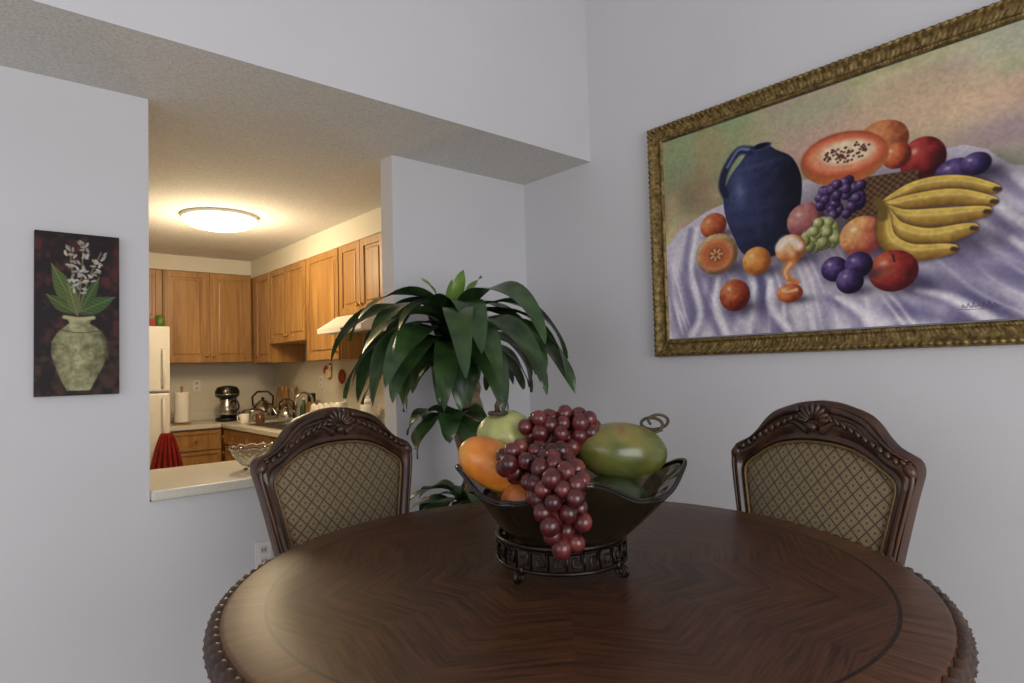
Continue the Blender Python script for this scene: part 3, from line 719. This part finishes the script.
img=mx(img,np.exp(-(((X-1.78)/.25)**2+((Z-2.25)/.09)**2))*.6,(150,168,130))
img=mx(img,np.exp(-(((X-2.15)/.22)**2+((Z-2.2)/.07)**2))*.5,(190,174,130))
img=mx(img,np.exp(-(((X-2.5)/.25)**2+((Z-2.27)/.09)**2))*.55,(164,174,168))
P.img=img
cm,sd=P.poly([(1.0,1.70),(1.07,1.80),(1.14,1.86),(1.28,1.92),(1.40,1.945),(1.7,1.96),(2.0,1.96),(2.20,1.955),(2.30,1.95),(2.36,1.92),(2.42,1.85),(2.52,1.81),(2.68,1.77),(2.68,1.3),(1.0,1.3)])
def ridge(ang,su,sv,seed):
    c,n=math.cos(ang),math.sin(ang); u=X*c+Z*n+.10*(vn(X*3.2,Z*3.2,seed+7)-.5); v=-X*n+Z*c
    q=vn(u*su,v*sv,seed); return 1-np.abs(2*q-1)
ra=ridge(.12,16,3,61)*.6+ridge(.3,34,5,62)*.4
rb=ridge(.95,14,3,63)*.6+ridge(.75,30,5,64)*.4
k=sm(1.75,2.1,X); fv=ra*(1-k)+rb*k
low=sm(1.80,1.58,Z); fv=fv**1.1*low+.72*(1-low)
shade=.84+.16*vn(X*3,Z*3,65)
cl=np.array((116,108,146))+(np.array((242,234,240))-np.array((116,108,146)))*np.clip((fv-.16)*1.5,0,1)[...,None]
cl=cl*shade[...,None]; P.img=P.img*(1-cm[...,None])+cl*cm[...,None]
for pts in ([(1.2,1.85),(1.16,1.65),(1.2,1.45),(1.15,1.34)],[(1.30,1.60),(1.28,1.48),(1.33,1.34)],[(1.55,1.56),(1.54,1.46),(1.62,1.34)],[(2.1,1.46),(2.2,1.42),(2.30,1.34)],[(2.32,1.75),(2.44,1.62),(2.62,1.56)],[(2.38,1.60),(2.5,1.48),(2.62,1.42)],[(1.82,1.46),(1.90,1.40),(1.94,1.34)],[(2.38,1.84),(2.46,1.74),(2.62,1.68)]):
    P.stroke(pts,(.014,.032),(98,90,130),.5,1.0); P.stroke([(a+.036,b) for a,b in pts],(.010,.018),(250,244,246),.8,1.0)
def B_(y,z,ry,rz,base,dark,lite,**k): P.ball(-y,z,ry,rz,base,dark,lite,**k)
P.blend(.75*np.exp(-(((X-1.95)/.35)**2+((Z-1.80)/.16)**2)),(54,44,48))
P.blend(.7*np.exp(-(((X-2.27)/.17)**2+((Z-1.62)/.05)**2)),(62,54,72))
P.blend(.75*np.exp(-(((X-1.64)/.22)**2+((Z-1.71)/.07)**2)),(46,42,60))
P.blend(.5*np.exp(-(((X-2.36)/.10)**2+((Z-1.83)/.05)**2)),(62,54,72))
B_(-2.04,2.035,.095,.082,(184,112,72),(112,54,38),(210,150,98),shadow=False)
B_(-2.173,1.935,.075,.080,(118,32,36),(52,12,20),(184,80,66))
B_(-2.09,1.97,.05,.05,(166,76,50),(86,32,26),(206,132,84),shadow=False)
B_(-2.27,1.86,.062,.05,(56,40,86),(24,14,40),(108,88,136)); B_(-2.33,1.875,.045,.04,(52,36,78),(22,14,38),(108,88,136))
bm_,bs=P.poly([(1.92,1.92),(2.16,1.90),(2.14,1.76),(2.02,1.70),(1.90,1.74)]); wv=.5+.5*np.sin(X*240)*np.sign(np.sin(Z*260)); P.blend(bm_,(62,44,32)); P.blend(bm_*wv*.6,(138,104,68))
m_,a,b,r=P.ell(1.90,2.010,.165,.105,-.12); P.blend(m_,(120,88,52))
lsh=.5-.5*np.clip((Z-2.01)/.1,-1,1); P.blend(m_*lsh*.8,(188,102,58))
for (rx,rz,c) in ((.157,.088,(172,78,56)),(.147,.078,(198,108,76)),(.128,.064,(216,144,108))):
    m2,_,_,_=P.ell(1.90,2.025,rx,rz,-.12,4); P.blend(m2,c)
m2,_,_,_=P.ell(1.915,2.03,.100,.046,-.12,5); P.blend(m2,(228,206,174))
rr=np.random.RandomState(4)
for k in range(70):
    t=rr.uniform(0,2*pi); q=rr.uniform(0,1)**.6; m3,_,_,_=P.ell(1.916+.088*q*math.cos(t),2.028+.036*q*math.sin(t),.0052,.0048); P.blend(m3*.9,(84,48,40))
body=[(1.535,2.15),(1.60,2.148),(1.635,2.12),(1.70,2.07),(1.735,1.98),(1.73,1.88),(1.70,1.78),(1.665,1.70),(1.60,1.665),(1.53,1.665),(1.46,1.70),(1.42,1.78),(1.385,1.88),(1.38,1.97),(1.41,2.05),(1.47,2.11),(1.50,2.14)]
bc=catmull(body+[body[0]],90)[:-1]
bm_,bs=P.poly([tuple(q) for q in bc]); ca=(X-1.56)/.18; l=np.clip(.52-.48*ca-.3*ca**2+.04*np.sin(Z*90)+.2*(TXN-.5),0,1)
l*=sm(1.60,1.9,Z)*.65+.35
jc=np.array((16,16,30))+(np.array((68,76,116))-np.array((16,16,30)))*l[...,None]; P.img=P.img*(1-bm_[...,None])+jc*bm_[...,None]
P.blend(bm_*np.exp(-(((X-1.46)/.03)**2+((Z-1.98)/.07)**2))*.45,(138,146,184)); P.blend(bm_*np.exp(-(((X-1.55)/.12)**2+((Z-2.075)/.012)**2))*.35,(88,96,144))
P.stroke([(1.52,2.15),(1.46,2.16),(1.40,2.10),(1.375,2.03),(1.39,1.98)],.019,(32,36,62)); P.stroke([(1.51,2.157),(1.46,2.166),(1.405,2.105)],.007,(96,106,146))
m_,_,_,_=P.ell(1.567,2.152,.048,.017); P.blend(m_,(52,58,92)); m_,_,_,_=P.ell(1.567,2.155,.036,.010); P.blend(m_,(16,18,30))
B_(-1.322,1.85,.068,.058,(174,86,54),(104,44,32),(214,146,94))
B_(-1.745,1.79,.078,.075,(150,88,88),(82,44,54),(198,148,136))
def bunch(cx,cz,rx,rz,n,rad,cols,seed):
    r=np.random.RandomState(seed)
    for k in range(n):
        t=r.uniform(0,2*pi); q=math.sqrt(r.uniform(0,1)); P.ball(cx+rx*q*math.cos(t),cz+rz*q*math.sin(t),rad,rad,*cols,shadow=False)
bunch(1.886,1.855,.090,.070,70,.020,((60,40,78),(24,14,38),(124,102,144)),3)
B_(-1.332,1.715,.108,.094,(180,148,106),(112,86,60),(212,186,142)); 
for (rx,c) in ((.086,(200,128,84)),(.066,(186,106,68)),(.038,(138,76,54))):
    m_,_,_,_=P.ell(1.330,1.712,rx,rx*.86,0,4); P.blend(m_,c)
for k in range(26):
    t=k*.9; m3,_,_,_=P.ell(1.330+.028*math.cos(t)*(.6+.4*(k%2)),1.712+.024*math.sin(t)*(.6+.4*(k%2)),.005,.005); P.blend(m3*.9,(212,172,120))
B_(-1.525,1.655,.066,.062,(200,128,60),(132,74,38),(228,178,106))
bunch(1.80,1.72,.07,.055,38,.023,((142,144,88),(80,84,50),(200,200,148)),5)
B_(-1.955,1.690,.082,.076,(196,128,84),(122,56,50),(226,190,128),rot=.4)
P.blend(.5*np.exp(-(((X-1.985)/.04)**2+((Z-1.68)/.05)**2)),(164,66,64))
B_(-1.677,1.685,.066,.060,(206,140,88),(140,82,52),(230,206,172)); P.stroke([(1.63,1.70),(1.655,1.725),(1.69,1.715),(1.715,1.69)],.016,(236,224,206),.9,.9); P.stroke([(1.66,1.69),(1.68,1.66)],.010,(230,188,144),.8,.9)
P.stroke([(1.680,1.63),(1.655,1.595),(1.662,1.56),(1.70,1.54)],(.020,.010),(200,124,68),1,.9); P.stroke([(1.672,1.62),(1.650,1.592),(1.657,1.562)],(.008,.005),(234,198,152),.8,.9)
bw_=lambda w:(lambda k:w*(.35+.65*np.clip(np.sin(pi*np.clip(k*.92+.06,0,1)),0,1)**.5))
for (pts,w) in (([(2.05,1.80),(2.15,1.832),(2.27,1.822),(2.38,1.775)],.030),([(2.05,1.785),(2.14,1.785),(2.26,1.775),(2.37,1.735)],.031),([(2.045,1.77),(2.11,1.73),(2.23,1.71),(2.35,1.705)],.034),([(2.04,1.76),(2.08,1.69),(2.18,1.645),(2.31,1.655)],.035),([(2.035,1.755),(2.045,1.66),(2.12,1.60),(2.25,1.592)],.033)):
    d,sgd=P.dist(pts,bw_(w)); m=1-sm(.9,1.05,d); P.blend(.6*(1-sm(.8,1.6,d)),(62,48,44))
    l=np.clip(.50+.55*sgd+.3*(TXN-.5),0,1); col=np.array((120,86,38))+(np.array((222,188,92))-np.array((120,86,38)))*l[...,None]
    P.img=P.img*(1-m[...,None])+col*m[...,None]; P.blend(m*np.exp(-((sgd-.35)/.18)**2)*.4,(240,224,160)); P.stroke([pts[-1],(pts[-1][0]+.010,pts[-1][1]-.003)],.008,(66,50,32))
P.stroke([(2.02,1.81),(2.035,1.78),(2.035,1.75)],.018,(104,84,42))
B_(-2.058,1.54,.085,.078,(138,44,36),(72,16,22),(198,106,72)); P.stroke([(2.06,1.60),(2.065,1.575)],.004,(60,34,24))
for q in ((-1.85,1.575),(-1.94,1.58),(-1.905,1.52)): B_(q[0],q[1],.052,.05,(50,34,72),(20,10,34),(116,98,148))
B_(-1.414,1.515,.075,.072,(158,70,44),(86,30,26),(210,138,90)); 
B_(-1.665,1.498,.056,.04,(184,94,54),(120,52,34),(220,148,96)); P.stroke([(1.635,1.51),(1.665,1.505),(1.695,1.51)],.006,(224,180,134))
for i in range(7):
    x0=2.268+.015*i; P.stroke([(x0,1.380+.003*(i%2)),(x0+.003,1.392+.004*(i%3)),(x0+.008,1.382),(x0+.013,1.385)],.0016,(70,64,84),.6)
P.stroke([(2.255,1.377),(2.31,1.374),(2.38,1.380)],.0013,(70,64,84),.6)
lum=P.img.mean(-1,keepdims=True); P.img=lum+(P.img-lum)*1.06
P.img*= (0.92+.10*vnoise(H_,W_,100,160,77)+.08*TXN)[...,None]
e=empty("still_life_painting")
canvas("canvas",P.img,lambda U,V:(-.022+0*U,-(1.05+1.585*U),2.315-.98*V),e)
def frame(y0,y1,z0,z1,prof,name,mat,parent):
    cs=[(y0,z0),(y1,z0),(y1,z1),(y0,z1)]; sg=[(1,1),(-1,1),(-1,-1),(1,-1)]; n=len(prof)
    m=MB()
    for k in range(4):
        a=np.array(cs[k]);b=np.array(cs[(k+1)%4]); sa=np.array(sg[k]);sb=np.array(sg[(k+1)%4]); L=np.linalg.norm(b-a); ns=int(L/.004); vs=[];fs=[]
        for i in range(ns+1):
            t=i/ns
            for j,(o,d) in enumerate(prof):
                q=(a+sa*o)*(1-t)+(b+sb*o)*t
                dd=d
                if 2<=j<=4: dd+=.005*math.sin(t*L*2*pi/.026+o*170)
                if j==n-3: dd+=.0035*math.sin(t*L*2*pi/.014)
                if j in (6,7): dd+=.003*math.sin(t*L*2*pi/.052)*math.cos(t*L*2*pi/.026)
                vs.append((-dd,q[0],q[1]))
        for i in range(ns):
            for j in range(n-1): fs.append((i*n+j,(i+1)*n+j,(i+1)*n+j+1,i*n+j+1))
        m.add(vs,fs)
    return m.obj(name,mat,parent)
frame(-2.72,-.978,1.247,2.402,[(0,.001),(0,.03),(.006,.044),(.014,.050),(.022,.044),(.03,.034),(.042,.030),(.055,.027),(.062,.026),(.066,.030),(.072,.034),(.078,.028),(.082,.020)],"gold_frame",M_gold,e)
# -- small vase picture
w2,h2=150,330
Q=Paint(0,.265,0,.61,w2,h2)
nn=vnoise(h2,w2,14,7,41)*.6+vnoise(h2,w2,40,20,42)*.4
Q.img=np.array((30,22,24))+(np.array((78,38,36))-np.array((30,22,24)))*sm(.35,.8,nn)[...,None]
Q.blend(.7*sm(.25,.12,Q.Z)*sm(.3,.6,nn),(66,50,40))
vz=[(.095,.292),(.175,.292),(.168,.270),(.188,.258),(.212,.235),(.228,.20),(.228,.15),(.208,.10),(.184,.05),(.170,.018),(.098,.018),(.082,.05),(.064,.10),(.050,.15),(.050,.20),(.068,.235),(.092,.258),(.105,.270)]
mm,sd=Q.poly(vz); cr=vnoise(h2,w2,30,14,43)*.6+vnoise(h2,w2,70,34,44)*.4; l=np.clip(.72-.5*np.abs((Q.X-.125)/.095)**1.5+.7*(cr-.5),0,1)
vc=np.array((62,60,38))+(np.array((186,184,138))-np.array((62,60,38)))*l[...,None]; Q.img=Q.img*(1-mm[...,None])+vc*mm[...,None]
Q.stroke([(.09,.293),(.135,.287),(.18,.293)],.007,(176,172,128)); Q.stroke([(.07,.245),(.14,.235),(.21,.245)],.002,(70,66,44),.7)
def lf(x0,z0,x1,z1,w,c1,c2):
    n=20; a=np.array((x0,z0));b=np.array((x1,z1)); d=(b-a)/np.linalg.norm(b-a); pn=np.array((-d[1],d[0])); up=[a+(b-a)*t+pn*w*math.sin(pi*t**.8) for t in np.linspace(0,1,n)]; dn=[a+(b-a)*t-pn*w*math.sin(pi*t**.8) for t in np.linspace(1,0,n)]
    mm,sd=Q.poly(up+dn); Q.blend(mm,c1); Q.blend(mm*(.5+.5*np.sin((Q.X*d[1]+Q.Z*1.4)*320))*.4,c2); Q.stroke([a,(a+b)/2,b],.0018,c2)
lf(.13,.31,.05,.49,.032,(70,90,42),(112,124,70)); lf(.13,.31,.25,.375,.030,(56,82,42),(100,116,68)); lf(.12,.31,.035,.375,.024,(62,80,38),(104,116,66)); lf(.14,.32,.20,.45,.02,(52,76,40),(98,112,66)); lf(.13,.3,.10,.42,.02,(80,94,50),(126,130,78))
for pts in ([(.13,.30),(.14,.42),(.15,.58)],[(.135,.32),(.165,.44),(.205,.545)],[(.13,.33),(.115,.45),(.105,.56)]): Q.stroke(pts,.0025,(110,104,70))
r=np.random.RandomState(9)
for k in range(70):
    s_=r.randint(3); t=r.uniform(.35,1); bx=[(.135+.015*t,.30+.28*t),(.13+.075*t,.31+.235*t),(.13-.025*t,.32+.24*t)][s_]
    x=bx[0]+r.uniform(-.016,.016); z=bx[1]+r.uniform(-.012,.012); a=r.uniform(0,pi); mm,_,_,_=Q.ell(x,z,.010,.0042,a,.8); v=r.uniform(.7,1); Q.blend(mm,(190*v,184*v,170*v))
e=empty("vase_canvas_picture")
canvas("canvas",Q.img,lambda U,V:(-2.458+.265*U,-.0275+0*U,1.767-.612*V),e)
MB().box((-2.458,-.027,1.155),(-2.193,-.001,1.767)).obj("stretcher",simple("canvas_edge",(40,26,24),.8),e,False)
# ------------------------------------------------------------------ lights
def area(name,loc,rot,sx,sy,p,c):
    l=bpy.data.lights.new(name,'AREA'); l.shape='RECTANGLE'; l.size=sx; l.size_y=sy; l.energy=p; l.color=c
    o=bpy.data.objects.new(name,l); C.objects.link(o); o.location=loc; o.rotation_euler=rot; return o
area("window_daylight",(-2.8,YB-.02,1.4),(pi/2,0,0),3.0,2.1,94,(.99,.975,.975))
area("side_daylight",(XL+.03,-2.6,1.5),(pi/2,0,-pi/2),2.6,1.8,27,(.88,.92,1.0))
l=bpy.data.lights.new("kitchen_bulb",'POINT'); l.energy=38; l.color=(1,.80,.52); l.shadow_soft_size=.2; o=bpy.data.objects.new("kitchen_bulb",l); C.objects.link(o); o.location=(-1.27,1.87,2.08)
wd=bpy.data.worlds.new("sky"); bpy.context.scene.world=wd; wd.use_nodes=True; wd.node_tree.nodes["Background"].inputs[0].default_value=(.6,.7,.85,1); wd.node_tree.nodes["Background"].inputs[1].default_value=1.0
# ------------------------------------------------------------------ camera
cd=bpy.data.cameras.new("camera"); cam=bpy.data.objects.new("camera",cd); C.objects.link(cam); cd.sensor_width=36; cd.lens=36*625.34/1024; cd.clip_start=.05
yaw,pit,rol=.7161,.0398,-.0268
fw=Vector((math.sin(yaw)*math.cos(pit),math.cos(yaw)*math.cos(pit),math.sin(pit))); r=Vector((math.cos(yaw),-math.sin(yaw),0)); u=r.cross(fw)
r2=r*math.cos(rol)+u*math.sin(rol); u2=-r*math.sin(rol)+u*math.cos(rol)
Mx=Matrix((( r2.x,u2.x,-fw.x,-2.638),(r2.y,u2.y,-fw.y,-2.8776),(r2.z,u2.z,-fw.z,1.22),(0,0,0,1))); cam.matrix_world=Mx
bpy.context.scene.camera=cam
bpy.context.scene.view_settings.view_transform='Standard'
